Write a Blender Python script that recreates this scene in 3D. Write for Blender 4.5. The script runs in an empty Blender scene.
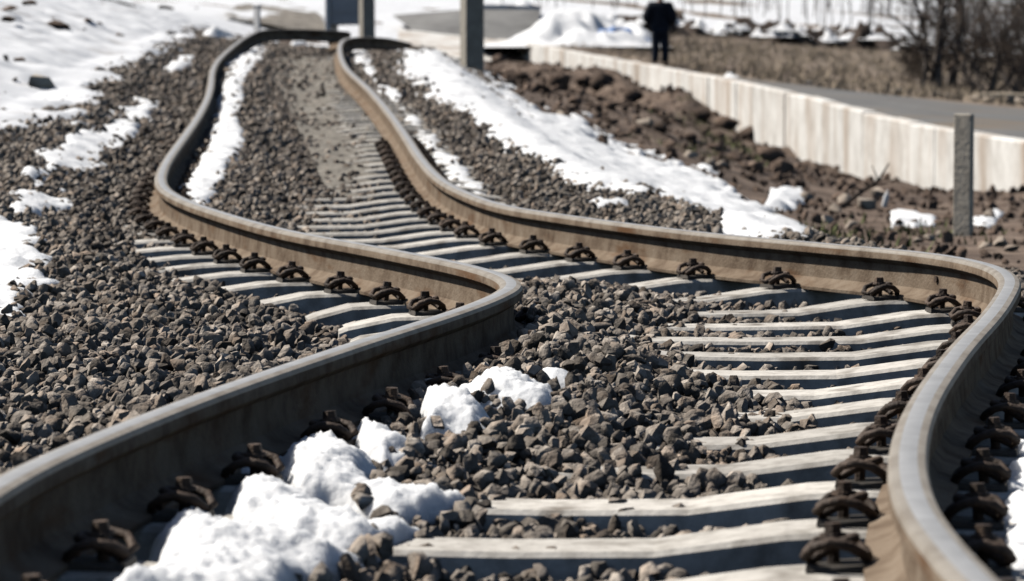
import bpy, bmesh, math, random
import numpy as np
from mathutils import Vector, Matrix, Euler

# ------------------------------------------------------------------ camera, sky, sun, exposure
scene = bpy.context.scene
COL = scene.collection
F_PX, W_PX, H_PX = 3600.0, 1024.0, 581.0
CAM_Z, HOR = 0.862, 60.0
PITCH = math.atan((H_PX / 2 - HOR) / F_PX)
cam_d = bpy.data.cameras.new('camera')
cam_d.sensor_width = 36.0
cam_d.lens = F_PX / W_PX * 36.0
cam_d.clip_start = 0.1
cam_d.clip_end = 5000.0
cam_d.dof.use_dof = True
cam_d.dof.focus_distance = 10.5
cam_d.dof.aperture_fstop = 7.0
cam = bpy.data.objects.new('camera', cam_d)
COL.objects.link(cam)
cam.location = (0, 0, CAM_Z)
cam.rotation_euler = (math.pi / 2 - PITCH, 0, 0)
scene.camera = cam

SUN_EL = math.radians(47)
SUN_DIR = Vector((-0.90, 0.43, 0)).normalized()          # towards the sun, on the ground plane
world = bpy.data.worlds.new('World')
scene.world = world
world.use_nodes = True
wn = world.node_tree
wn.nodes.clear()
sky = wn.nodes.new('ShaderNodeTexSky')
sky.sky_type = 'NISHITA'
sky.sun_disc = False
sky.sun_elevation = SUN_EL
sky.sun_rotation = math.atan2(SUN_DIR.x, SUN_DIR.y)
sky.altitude = 500
bg = wn.nodes.new('ShaderNodeBackground')
bg.inputs['Strength'].default_value = 0.05
wo = wn.nodes.new('ShaderNodeOutputWorld')
wn.links.new(sky.outputs[0], bg.inputs['Color'])
wn.links.new(bg.outputs[0], wo.inputs['Surface'])
sun_d = bpy.data.lights.new('sun', 'SUN')
sun_d.energy = 5.0
sun_d.angle = math.radians(0.5)
sun_d.color = (1.0, 0.95, 0.87)
sun = bpy.data.objects.new('sun', sun_d)
COL.objects.link(sun)
to_sun = Vector((SUN_DIR.x * math.cos(SUN_EL), SUN_DIR.y * math.cos(SUN_EL), math.sin(SUN_EL)))
sun.rotation_euler = to_sun.to_track_quat('Z', 'Y').to_euler()
sun.location = to_sun * 60
scene.view_settings.view_transform = 'Standard'
scene.view_settings.look = 'None'
scene.view_settings.exposure = 0.32
scene.view_settings.gamma = 1.0
scene.view_settings.use_curve_mapping = False
scene.render.engine = 'CYCLES'
scene.cycles.diffuse_bounces = 0

rng = np.random.default_rng(7)
random.seed(7)

# ------------------------------------------------------------------ helpers: noise, tags, meshes
def _hash(ix, iy, seed):
    h = (ix.astype(np.int64) * 374761393 + iy.astype(np.int64) * 668265263 + seed * 1442695041) & 0x7fffffff
    h = ((h ^ (h >> 13)) * 1274126177) & 0x7fffffff
    return ((h ^ (h >> 16)) & 0xffff) / 65535.0

def vnoise(x, y, seed=0):
    x = np.asarray(x, float); y = np.asarray(y, float)
    ix = np.floor(x); iy = np.floor(y)
    fx = x - ix; fy = y - iy
    fx = fx * fx * (3 - 2 * fx); fy = fy * fy * (3 - 2 * fy)
    a = _hash(ix, iy, seed); b = _hash(ix + 1, iy, seed)
    c = _hash(ix, iy + 1, seed); d = _hash(ix + 1, iy + 1, seed)
    return (a + (b - a) * fx) * (1 - fy) + (c + (d - c) * fx) * fy - 0.5      # -0.5 .. 0.5

def fbm(x, y, seed=0, octv=4, gain=0.5):
    s = 0; amp = 1.0; f = 1.0
    for o in range(octv):
        s = s + amp * vnoise(np.asarray(x) * f + 17.3 * o, np.asarray(y) * f + 5.1 * o, seed + o)
        amp *= gain; f *= 2.03
    return s

def sstep(a, b, t):
    t = np.clip((np.asarray(t, float) - a) / (b - a), 0, 1)
    return t * t * (3 - 2 * t)

def tag(o, label=None, cat=None, group=None, kind=None):
    if label: o['label'] = label
    if cat: o['category'] = cat
    if group: o['group'] = group
    if kind: o['kind'] = kind
    return o

def link(name, me, mat=None, parent=None, loc=(0, 0, 0), rot=(0, 0, 0)):
    o = bpy.data.objects.new(name, me)
    COL.objects.link(o)
    o.location = loc; o.rotation_euler = rot
    if parent: o.parent = parent
    if mat and me is not None and len(me.materials) == 0: me.materials.append(mat)
    return o

def empty(name, loc, rz=0.0):
    o = bpy.data.objects.new(name, None)
    COL.objects.link(o)
    o.location = loc; o.rotation_euler = (0, 0, rz)
    o.empty_display_size = 0.1
    return o

def mesh(name, vs, fs, mat=None, smooth=False, sharp=None):
    me = bpy.data.meshes.new(name)
    me.from_pydata([tuple(v) for v in vs], [], fs)
    me.validate()
    if smooth:
        me.polygons.foreach_set('use_smooth', [True] * len(me.polygons))
        if sharp: me.set_sharp_from_angle(angle=math.radians(sharp))
    me.update()
    if mat: me.materials.append(mat)
    return me

def bm_mesh(name, bm, mat=None, smooth=False, sharp=None):
    bmesh.ops.recalc_face_normals(bm, faces=bm.faces)
    me = bpy.data.meshes.new(name)
    bm.to_mesh(me); bm.free()
    if smooth:
        me.polygons.foreach_set('use_smooth', [True] * len(me.polygons))
        if sharp: me.set_sharp_from_angle(angle=math.radians(sharp))
    if mat: me.materials.append(mat)
    return me

def bm_box(bm, x0, x1, y0, y1, z0, z1, bevel=0.0):
    m = Matrix.Translation(((x0 + x1) / 2, (y0 + y1) / 2, (z0 + z1) / 2)) @ Matrix.Diagonal((x1 - x0, y1 - y0, z1 - z0, 1))
    r = bmesh.ops.create_cube(bm, size=1.0, matrix=m)
    if bevel > 0:
        es = list({e for v in r['verts'] for e in v.link_edges})
        bmesh.ops.bevel(bm, geom=es, offset=bevel, segments=1, affect='EDGES')

def bm_tube(bm, pts, rads, n=6, cap=True):
    pts = [Vector(p) for p in pts]
    rings = []
    for i, p in enumerate(pts):
        t = (pts[min(i + 1, len(pts) - 1)] - pts[max(i - 1, 0)]).normalized()
        a = t.cross(Vector((0, 0, 1)))
        if a.length < 0.05: a = t.cross(Vector((1, 0, 0)))
        a.normalize(); b = t.cross(a)
        r = rads[i] if isinstance(rads, (list, tuple)) else rads
        rings.append([bm.verts.new(p + (a * math.cos(2 * math.pi * k / n) + b * math.sin(2 * math.pi * k / n)) * r) for k in range(n)])
    for r0, r1 in zip(rings, rings[1:]):
        for k in range(n):
            bm.faces.new((r0[k], r0[(k + 1) % n], r1[(k + 1) % n], r1[k]))
    if cap:
        bm.faces.new(rings[0]); bm.faces.new(list(reversed(rings[-1])))

def rock_mesh(name, mat, npts=14, seed=0, flat=(1, 0.8, 0.65), jag=0.25):
    r = random.Random(seed)
    bm = bmesh.new()
    for i in range(npts):
        v = Vector((r.gauss(0, 1), r.gauss(0, 1), r.gauss(0, 1))).normalized()
        v *= 0.5 * (1 - jag + jag * r.random() * 2) * 0.95
        bm.verts.new((v.x * flat[0], v.y * flat[1], v.z * flat[2]))
    res = bmesh.ops.convex_hull(bm, input=bm.verts)
    junk = [e for e in res['geom_interior'] if isinstance(e, bmesh.types.BMVert)]
    if junk: bmesh.ops.delete(bm, geom=junk, context='VERTS')
    return bm_mesh(name, bm, mat, True, 44)

# ------------------------------------------------------------------ helpers: materials
def material(name, stops, scale=5.0, rough=0.85, bump=0.0, bump_scale=40.0, metallic=0.0, stretch=(1, 1, 1),
             detail=5.0, rand=0.0, spec=0.3, second=None):
    m = bpy.data.materials.new(name)
    m.use_nodes = True
    nt = m.node_tree; N = nt.nodes; L = nt.links
    b = N['Principled BSDF']
    b.inputs['Roughness'].default_value = rough
    b.inputs['Metallic'].default_value = metallic
    b.inputs['Specular IOR Level'].default_value = spec
    geo = N.new('ShaderNodeNewGeometry')
    mp = N.new('ShaderNodeMapping'); mp.inputs['Scale'].default_value = stretch
    L.new(geo.outputs['Position'], mp.inputs['Vector'])
    nz = N.new('ShaderNodeTexNoise')
    nz.inputs['Scale'].default_value = scale; nz.inputs['Detail'].default_value = detail
    nz.inputs['Roughness'].default_value = 0.62
    L.new(mp.outputs[0], nz.inputs['Vector'])
    rp = N.new('ShaderNodeValToRGB')
    els = rp.color_ramp.elements
    while len(els) < len(stops): els.new(0.5)
    for e, (p, c) in zip(els, stops):
        e.position = p; e.color = (c[0], c[1], c[2], 1)
    L.new(nz.outputs['Fac'], rp.inputs['Fac'])
    out = rp.outputs['Color']
    if second:                                   # a second, larger or streaky stain layer: (colour, scale, stretch, lo, hi)
        c2, s2, st2, lo, hi = second
        mp2 = N.new('ShaderNodeMapping'); mp2.inputs['Scale'].default_value = st2
        L.new(geo.outputs['Position'], mp2.inputs['Vector'])
        n2 = N.new('ShaderNodeTexNoise'); n2.inputs['Scale'].default_value = s2; n2.inputs['Detail'].default_value = 6
        L.new(mp2.outputs[0], n2.inputs['Vector'])
        mr = N.new('ShaderNodeMapRange'); mr.inputs['From Min'].default_value = lo; mr.inputs['From Max'].default_value = hi
        L.new(n2.outputs['Fac'], mr.inputs['Value'])
        mx = N.new('ShaderNodeMix'); mx.data_type = 'RGBA'
        L.new(mr.outputs[0], mx.inputs[0]); L.new(out, mx.inputs[6])
        mx.inputs[7].default_value = (*c2, 1)
        out = mx.outputs[2]
    if rand > 0:
        oi = N.new('ShaderNodeObjectInfo')
        hs = N.new('ShaderNodeHueSaturation')
        mr = N.new('ShaderNodeMapRange'); mr.inputs['To Min'].default_value = 1 - rand; mr.inputs['To Max'].default_value = 1 + rand
        L.new(oi.outputs['Random'], mr.inputs['Value'])
        L.new(mr.outputs[0], hs.inputs['Value'])
        L.new(out, hs.inputs['Color'])
        out = hs.outputs['Color']
    L.new(out, b.inputs['Base Color'])
    if bump > 0:
        n3 = N.new('ShaderNodeTexNoise'); n3.inputs['Scale'].default_value = bump_scale; n3.inputs['Detail'].default_value = 6
        L.new(geo.outputs['Position'], n3.inputs['Vector'])
        bp = N.new('ShaderNodeBump'); bp.inputs['Strength'].default_value = bump
        bp.inputs['Distance'].default_value = 0.02
        L.new(n3.outputs['Fac'], bp.inputs['Height'])
        L.new(bp.outputs[0], b.inputs['Normal'])
    return m

M = {}
M['rust'] = material('rusty_rail_steel', [(0.3, (0.10, 0.07, 0.05)), (0.52, (0.20, 0.153, 0.112)), (0.75, (0.265, 0.215, 0.165))], 9, 0.8, 0.25, 90,
                     second=((0.12, 0.065, 0.035), 3.0, (1, 1, 4), 0.56, 0.75), spec=0.03)
M['railtop'] = material('worn_rail_top', [(0.3, (0.20, 0.165, 0.128)), (0.6, (0.33, 0.295, 0.25)), (0.8, (0.25, 0.205, 0.158))], 9, 0.55, 0.1, 120, metallic=0.08, spec=0.5)
M['railband'] = material('polished_rail_band', [(0.3, (0.38, 0.37, 0.36)), (0.7, (0.52, 0.51, 0.50))], 14, 0.42, 0.06, 150, metallic=0.3, spec=0.5)
M['concrete'] = material('sleeper_concrete', [(0.3, (0.36, 0.335, 0.30)), (0.6, (0.55, 0.52, 0.475))], 22, 0.9, 0.15, 60,
                         second=((0.15, 0.128, 0.105), 6.0, (1.3, 1, 0.6), 0.52, 0.74), rand=0.2)
M['clip'] = material('dark_clip_steel', [(0.3, (0.035, 0.026, 0.021)), (0.55, (0.08, 0.056, 0.042)), (0.75, (0.16, 0.10, 0.065))], 30, 0.7, 0.3, 120, metallic=0.1, rand=.35)
M['plate'] = material('guide_plate_grey', [(0.3, (0.05, 0.045, 0.04)), (0.7, (0.11, 0.095, 0.08))], 30, 0.7)
M['stone'] = material('ballast_stone', [(0.25, (0.09, 0.077, 0.066)), (0.5, (0.235, 0.203, 0.173)), (0.75, (0.48, 0.425, 0.365))], 14, 0.95, 0.5, 70, rand=0.62, spec=0.15,
                      second=((0.27, 0.20, 0.148), 9.0, (1, 1, 1), 0.48, 0.74))
M['bed'] = material('ballast_dust', [(0.3, (0.04, 0.034, 0.028)), (0.7, (0.12, 0.102, 0.085))], 25, 1.0, 0.8, 40)
M['earth'] = material('brown_earth', [(0.28, (0.045, 0.031, 0.024)), (0.5, (0.125, 0.089, 0.067)), (0.75, (0.25, 0.19, 0.148))], 2.2, 1.0, 0.9, 14,
                      second=((0.10, 0.10, 0.05), 0.55, (1, 1, 1), 0.66, 0.78))
M['clod'] = material('earth_clod', [(0.3, (0.06, 0.041, 0.031)), (0.6, (0.165, 0.117, 0.089)), (0.8, (0.33, 0.26, 0.205))], 4, 1.0, 0.8, 20, rand=0.45)
M['moundearth'] = material('dark_wet_earth', [(0.3, (0.03, 0.022, 0.018)), (0.7, (0.085, 0.062, 0.05))], 1.5, 1.0, 0.8, 6)
M['palerock'] = material('pale_rock', [(0.3, (0.25, 0.2, 0.16)), (0.7, (0.46, 0.39, 0.32))], 3, 0.95, 0.6, 15, rand=0.2)
M['snow'] = material('snow', [(0.3, (0.66, 0.67, 0.69)), (0.5, (0.76, 0.765, 0.775)), (0.7, (0.80, 0.805, 0.815))], 9, 0.75, 0.5, 45, spec=0.3)
_sb = M['snow'].node_tree.nodes['Principled BSDF']
_sb.inputs['Subsurface Weight'].default_value = 0.7
_sb.inputs['Subsurface Radius'].default_value = (1.0, 1.0, 1.0)
_sb.inputs['Subsurface Scale'].default_value = 0.05
M['snowfar'] = material('old_snow', [(0.32, (0.46, 0.45, 0.45)), (0.44, (0.68, 0.69, 0.715)), (0.7, (0.77, 0.775, 0.79))], 1.6, 0.8, 0.5, 7, spec=0.3)
M['wall'] = material('cream_concrete', [(0.3, (0.53, 0.505, 0.47)), (0.6, (0.74, 0.72, 0.685))], 2.2, 0.95, 0.3, 12,
                     second=((0.36, 0.265, 0.19), 1.0, (1.0, 1.0, 0.2), 0.47, 0.72), rand=0.06)
M['postcon'] = material('post_concrete', [(0.3, (0.30, 0.275, 0.235)), (0.7, (0.42, 0.39, 0.34))], 9, 0.95, 0.3, 30)
M['postwarm'] = material('weathered_post_concrete', [(0.3, (0.44, 0.385, 0.315)), (0.7, (0.62, 0.55, 0.455))], 9, 0.95, 0.3, 30, second=((0.3, 0.26, 0.21), 4, (1, 1, .3), .5, .75))
M['greycon'] = material('grey_concrete', [(0.3, (0.17, 0.167, 0.163)), (0.7, (0.25, 0.245, 0.236))], 1.5, 0.95, 0.3, 9,
                        second=((0.13, 0.125, 0.12), 1.0, (1, 1, 0.2), 0.5, 0.8))
M['field'] = material('dry_grass_field', [(0.3, (0.14, 0.105, 0.078)), (0.5, (0.205, 0.16, 0.122)), (0.75, (0.28, 0.225, 0.175))], 0.7, 1.0, 0.8, 6,
                      second=((0.075, 0.05, 0.036), 0.09, (1, 1, 1), 0.52, 0.65))
M['grass'] = material('dry_grass', [(0.3, (0.26, 0.20, 0.14)), (0.7, (0.46, 0.37, 0.27))], 1.5, 0.95)
M['greengrass'] = material('green_grass', [(0.3, (0.07, 0.085, 0.03)), (0.7, (0.16, 0.165, 0.07))], 3.0, 0.9)
M['road'] = material('worn_asphalt', [(0.3, (0.11, 0.108, 0.107)), (0.7, (0.18, 0.177, 0.172))], 1.2, 0.95, 0.4, 20, second=((0.17, 0.14, 0.11), 0.35, (1, 1, 1), 0.50, 0.64))
M['sand'] = material('sandy_fines', [(0.3, (0.09, 0.08, 0.068)), (0.5, (0.20, 0.182, 0.155)), (0.75, (0.31, 0.285, 0.245))], 14, 1.0, 0.8, 28)
M['fargravel'] = material('far_gravel', [(0.3, (0.10, 0.088, 0.075)), (0.5, (0.20, 0.178, 0.152)), (0.7, (0.34, 0.31, 0.27))], 2.5, 1.0, 0.9, 8, second=((.72, .73, .75), .5, (1, .5, 1), .56, .62))
M['bark'] = material('grey_bark', [(0.3, (0.10, 0.082, 0.07)), (0.7, (0.26, 0.22, 0.19))], 8, 0.95)
M['twig'] = material('dark_twig', [(0.3, (0.07, 0.052, 0.042)), (0.7, (0.18, 0.135, 0.105))], 8, 0.95)
M['navy'] = material('navy_cloth', [(0.3, (0.008, 0.010, 0.018)), (0.7, (0.016, 0.02, 0.032))], 12, 0.9)
M['trouser'] = material('dark_blue_cloth', [(0.3, (0.012, 0.016, 0.028)), (0.7, (0.02, 0.026, 0.044))], 12, 0.9)
M['skin'] = material('skin', [(0.3, (0.42, 0.26, 0.19)), (0.7, (0.5, 0.32, 0.23))], 12, 0.6)
M['hair'] = material('dark_hair', [(0.3, (0.01, 0.008, 0.007)), (0.7, (0.025, 0.02, 0.017))], 20, 0.7)
M['shoe'] = material('black_leather', [(0.3, (0.01, 0.01, 0.01)), (0.7, (0.02, 0.02, 0.02))], 20, 0.5)
M['whitepaint'] = material('white_paint', [(0.3, (0.72, 0.72, 0.72)), (0.7, (0.82, 0.82, 0.82))], 6, 0.7)
M['cabinet'] = material('cabinet_grey', [(0.3, (0.46, 0.46, 0.47)), (0.7, (0.56, 0.56, 0.57))], 3, 0.7)
M['log'] = material('charred_log', [(0.3, (0.03, 0.024, 0.02)), (0.7, (0.08, 0.062, 0.05))], 10, 0.95)
M['deadwood'] = material('dead_wood', [(0.3, (0.33, 0.27, 0.2)), (0.7, (0.5, 0.43, 0.34))], 8, 0.95)
M['bottle'] = material('white_plastic', [(0.3, (0.75, 0.75, 0.74)), (0.7, (0.82, 0.82, 0.82))], 6, 0.4)
M['tarp'] = material('blue_tarpaulin', [(0.3, (0.11, 0.2, 0.42)), (0.7, (0.2, 0.3, 0.52))], 3, 0.6)

# ------------------------------------------------------------------ the lie of the land
def softplus(t): return np.logaddexp(0, t)

def T(y):                                        # sleeper-top level along the line: level, then uphill, then a crest
    y = np.asarray(y, float)
    return 0.0305 * 1.5 * (softplus((y - 19.5) / 1.5) - softplus((y - 52.0) / 1.5))

CP, SP = math.cos(PITCH), math.sin(PITCH)
def ray(px, py):
    a = (px - W_PX / 2) / F_PX; b = (H_PX / 2 - py) / F_PX
    d = np.array([a, CP + b * SP, -SP + b * CP])
    return d / d[1]                              # per metre of depth
def at(px, py, y):
    d = ray(px, py); return np.array([d[0] * y, y, CAM_Z + d[2] * y])
def project(x, y, z):
    dz = z - CAM_Z
    fw = y * CP - dz * SP; up = y * SP + dz * CP
    return W_PX / 2 + F_PX * x / fw, H_PX / 2 - F_PX * up / fw

def on_rail(px, py):
    d = ray(px, py)
    ys = np.arange(3, 60, 0.01)
    hit = CAM_Z + d[2] * ys <= T(ys) + 0.172
    i = np.argmax(hit) if hit.any() else len(ys) - 1
    y = ys[i]
    return np.array([d[0] * y, y, float(T(y)) + 0.172])

# surveyed points along the two rail heads
LP = [(0, 480), (53, 455), (105, 433), (158, 412), (211, 391.5), (264, 373.5), (316, 356), (369, 338.5), (422, 322), (475, 304.5), (504, 292),
      (516, 284), (505, 275), (469, 264.5), (425, 256), (380, 247), (330, 238.5), (280, 229), (226, 214), (181, 199), (158, 184), (165, 162), (183, 138),
      (200, 114), (211, 90), (212, 69), (220, 57), (234, 45)]
RP = [(978, 581), (944, 543), (917, 508), (907.5, 474), (907.5, 447), (915, 417), (928, 391), (944, 368), (962, 344), (993, 313), (1007, 291), (1012, 280),
      (1004, 270), (985, 262.5), (953, 256), (906, 250), (860, 246.5), (807, 241.5), (705, 233), (602, 220), (560, 214), (500, 205.5), (457, 189), (437, 176.5),
      (420, 157.5), (406, 135), (389, 111), (368, 87), (349, 71.5), (342, 61), (339.5, 50)]
Lw = [np.array([-0.75, -4, .172]), np.array([-0.76, 0, .172]), np.array([-0.82, 2.5, .172]), np.array([-0.88, 4.6, .172])] + [on_rail(*p) for p in LP]
Rw = [np.array([0.72, -4, .172]), np.array([0.70, 0, .172]), np.array([0.68, 2.5, .172])] + [on_rail(*p) for p in RP]
Lw += [at(244, 37.5, 50.5), at(252, 33.5, 51.0), at(257, 30.5, 51.4), at(264, 29, 51.6), at(285, 28.5, 51.8), at(310, 29, 52.0), at(338, 30.5, 52.3), at(350, 31.5, 52.8)]
Lw += [np.array([-2.5, 54.5, 1.22]), np.array([-3.0, 58, 1.17]), np.array([-3.6, 75, 1.14]), np.array([-4.6, 95, 1.13])]
Rw += [at(340, 44, 49.6), at(343, 39.5, 50.3), at(349, 37, 50.6), at(365, 36.5, 50.9), at(384, 37.5, 51.3), at(392, 39, 52)]
Rw += [np.array([-1.68, 54, 1.15]), np.array([-1.62, 58, 1.13]), np.array([-2.1, 75, 1.12]), np.array([-3.1, 95, 1.12])]

def smooth_curve(P, step=0.05):
    P = np.array(P)
    for _ in range(3):                           # corner cutting keeps the kinks round
        Q = [P[0]]
        for a, b in zip(P[:-1], P[1:]):
            Q += [a * .75 + b * .25, a * .25 + b * .75]
        Q.append(P[-1]); P = np.array(Q)
    s = np.concatenate([[0], np.cumsum(np.linalg.norm(np.diff(P, axis=0), axis=1))])
    n = int(s[-1] / step)
    t = np.linspace(0, s[-1], n)
    C = np.stack([np.interp(t, s, P[:, k]) for k in range(3)], 1)
    k = np.exp(-0.5 * (np.arange(-9, 10) / 3.6) ** 2); k /= k.sum()
    pad = np.concatenate([np.repeat(C[:1], 9, 0), C, np.repeat(C[-1:], 9, 0)])
    return np.stack([np.convolve(pad[:, j], k, 'valid') for j in range(3)], 1)

LC, RC = smooth_curve(Lw), smooth_curve(Rw)
def curve_x(C, y):
    m = C[:, 1] < 50.2
    return np.interp(y, C[m, 1], C[m, 0])
def cx(y):
    y = np.asarray(y, float)
    yy = np.minimum(y, 50)
    return 0.5 * (curve_x(LC, yy) + curve_x(RC, yy)) - 0.012 * np.maximum(y - 50, 0)
def cxs(y):                                      # the smooth line of the embankment, not the kinked track
    return np.interp(y, [-5, 5, 9, 13, 17, 21, 26, 35, 50, 90, 140], [0.0, -.05, .05, .25, -.2, -.9, -1.5, -2.1, -2.9, -3.9, -5])

WALL_Y = np.array([30, 50, 57, 66.5, 76, 86, 97, 109, 124])
WALL_X = np.array([8.6, 6.8, 6.15, 5.3, 4.4, 3.5, 2.2, 0.85, -0.9])
WALL_TOP = np.array([-.42, -.22, -.12, .2, .47, .69, .97, 1.3, 1.62])
def wall_x(y): return np.interp(y, WALL_Y, WALL_X)
def wall_top(y): return np.interp(y, WALL_Y, WALL_TOP)

def U(x, y):                                     # the upper ground behind the wall
    x = np.asarray(x, float); y = np.asarray(y, float)
    wx = wall_x(y)
    base = -.22 - .08 * (x - 6.8) + .018 * (y - 50)
    near = np.exp(-np.abs(x - wx) / 2.0)
    z = base * (1 - near) + (wall_top(y) - 0.06) * near
    z = np.where(y > 124, base, z)
    return z + .028 * np.maximum(y - 235, 0) + 0.05 * fbm(x * .35, y * .2, 31) * sstep(1.0, 4.0, x - wx)

FL_Y = [5, 14, 20, 27, 40, 50, 58, 67, 76, 86, 95, 109, 125]
FL_Z = [-.12, -.14, -.27, -.47, -.8, -1.05, -1.42, -1.2, -.8, -.3, .15, .6, 1.1]
def hb(x, y, u):                                 # how high the ballast stands against the sleeper tops
    g = lambda x0, y0, sx, sy, h: h * np.exp(-((x - x0) / sx) ** 2 - ((y - y0) / sy) ** 2)
    h = -0.105 + 0 * x
    h = h + g(-.02, 8.95, .52, 1.0, .115) + g(.02, 10.2, .30, .8, .05) + g(.28, 12.9, .42, 1.2, .075) + g(.32, 9.7, .30, .55, .06) + g(.10, 11.2, .2, 1.1, .12) + g(.14, 13.4, .25, 1.5, .04)
    h = h + .085 * np.maximum(sstep(1.28, 1.6, -u), sstep(.9, 1.1, -u) * sstep(10.7, 9.9, y)) * sstep(5, 8, y) + .05 * sstep(1.0, 1.25, -u) * sstep(13, 15, y) + .06 * sstep(1.1, 1.5, u)
    h = h + .075 * sstep(15, 18, y) * sstep(.15, -.4, u) + .05 * sstep(18, 24, y)
    h = h + .05 * sstep(.68, .5, -u) * sstep(.08, .3, -u) * sstep(4.8, 5.6, y) * sstep(11.5, 10, y) * (1 - np.exp(-((x + .02) / .5) ** 2 - ((y - 8.95) / 1.0) ** 2))
    return h + 0.02 * fbm(x * 2.2, y * 2.2, 5, 3)

def G(x, y):                                     # railway side of the ground
    x = np.asarray(x, float); y = np.asarray(y, float)
    u = x - cx(y); us = x - cxs(y)
    t = T(y)
    bed = t + hb(x, y, u)
    left = np.minimum(0.30 * np.maximum(-us - 2.35, 0) * sstep(10, 26, y), 3.5)
    slope = t - 0.05 - 0.32 * np.maximum(us - 1.75, 0)
    fl = np.interp(y, FL_Y, FL_Z)
    w = .12
    low = fl + w * softplus((slope - fl) / w)
    rub = sstep(2.6, 4.2, us) * sstep(17, 28, y)
    low = low + rub * (0.16 * fbm(x * 1.1, y * .55, 11, 4) + 0.05) * np.interp(y, [20, 40, 60, 90], [.6, 1, 1.8, 2.0])
    bnk = np.exp(-((wall_x(y) - x - 1.0) / 1.2) ** 2) * np.interp(y, [55, 64, 72, 88, 97, 110], [0, .1, .5, .6, .25, .0])
    low = low + bnk * (0.75 + 1.3 * fbm(x * .8, y * .28, 19, 4))
    z = np.where(us > 1.5, low + (bed - low) * sstep(2.2, 1.5, us), bed + left)
    z = z + 0.05 * fbm(x * .5, y * .3, 23, 3) * sstep(20, 40, y)
    k = sstep(110, 127, y)
    return z * (1 - k) + U(x, y) * k

def ground_hit(px, py, fn=G):
    d = ray(px, py)
    ys = np.arange(3.5, 130, 0.05)
    hit = CAM_Z + d[2] * ys <= fn(d[0] * ys, ys)
    if not hit.any(): return None
    y = ys[np.argmax(hit)]
    x = d[0] * y
    return np.array([x, y, float(fn(x, y))])

def sheet(name, us, ys, xf, zf, mat, smooth=True):
    Y, A = np.meshgrid(ys, us, indexing='ij')
    X = xf(A, Y); Z = zf(X, Y)
    n, m = Y.shape
    vs = np.stack([X.ravel(), Y.ravel(), Z.ravel()], 1)
    idx = np.arange(n * m).reshape(n, m)
    q = np.stack([idx[:-1, :-1], idx[:-1, 1:], idx[1:, 1:], idx[1:, :-1]], -1).reshape(-1, 4)
    me = bpy.data.meshes.new(name)
    me.from_pydata(vs.tolist(), [], q.tolist())
    me.polygons.foreach_set('use_smooth', [smooth] * len(me.polygons))
    me.materials.append(mat)
    return me

# the railway side: earth below, from far left to the foot of the wall
ys = np.concatenate([np.linspace(-12, 4, 9), 4 + np.cumsum(np.geomspace(.06, .45, 330)), np.linspace(68.5, 127.5, 150)])
ys = ys[ys < 128]
uu = np.concatenate([-np.geomspace(30, .06, 90), np.linspace(0, 1, 150)])
def xf(A, Y):
    xr = wall_x(Y) + 0.12
    x0 = -0.17 * np.maximum(Y, 4) - 1.6
    return np.where(A < 0, x0 + A, x0 + (xr - x0) * A)
earth_me = sheet('earth_ground', uu, ys, xf, lambda X, Y: G(X, Y) - 0.012, M['earth'])
tag(link('earth_ground', earth_me), kind='structure')
# upper ground behind the wall, out to the hills
ysu = np.concatenate([np.linspace(20, 120, 90), np.geomspace(122, 1500, 70)])
uuu = np.concatenate([np.linspace(0, 12, 50), np.geomspace(12.6, 700, 30)])
def xfu(A, Y):
    x0 = np.where(Y < 124, wall_x(Y) + 0.10, wall_x(124) + .1 - (Y - 124) * 8)
    return np.where(Y < 124, x0 + A, x0 + A * (1 + np.minimum((Y - 124) * .012, 1.0)) + np.minimum((Y - 124), 60) * 0)
up_me = sheet('field', uuu, ysu[ysu < 124], xfu, U, M['field'])
tag(link('field', up_me), kind='structure')
far_me = sheet('hillside', np.concatenate([-np.geomspace(900, 1, 45), np.linspace(0, 60, 70), np.geomspace(62, 900, 40)]), np.geomspace(123.7, 1500, 90),
               lambda A, Y: A + 0 * Y, lambda X, Y: U(X, Y) - .02, M['field'])
tag(link('hillside', far_me), kind='structure')
# ------------------------------------------------------------------ ballast
BX = 1.0
yb = np.concatenate([np.linspace(3.2, 16, 300), np.linspace(16.1, 104, 500)])
def bed_left(Y): return np.interp(Y, [3, 10, 18, 30, 50, 60, 84], [-4.4, -4.4, -4.8, -5.0, -6.2, -6.8, -7.5])
def bed_right(Y): return cxs(Y) + np.interp(Y, [3, 15, 20, 50, 60], [3.0, 2.5, 2.2, 2.3, 2.3])
bed_me = sheet('ballast_bed', np.linspace(0, 1, 110), yb, lambda A, Y: bed_left(Y) + (bed_right(Y) - bed_left(Y)) * A,
               lambda X, Y: G(X, Y), M['bed'])
ballast = tag(link('ballast_bed', bed_me), kind='structure')

# ------------------------------------------------------------------ snow
def poly_sd(px, py, poly):
    P = np.array(poly, float); n = len(P)
    d = np.full(px.shape, 1e9); inside = np.zeros(px.shape, bool)
    for i in range(n):
        a, b = P[i], P[(i + 1) % n]
        ex, ey = b - a
        wx, wy = px - a[0], py - a[1]
        t = np.clip((wx * ex + wy * ey) / (ex * ex + ey * ey + 1e-9), 0, 1)
        d = np.minimum(d, np.hypot(wx - ex * t, wy - ey * t))
        c = ((a[1] > py) != (b[1] > py)) & (px < (b[0] - a[0]) * (py - a[1]) / (b[1] - a[1] + 1e-12) + a[0])
        inside ^= c
    return np.where(inside, d, -d)

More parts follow.
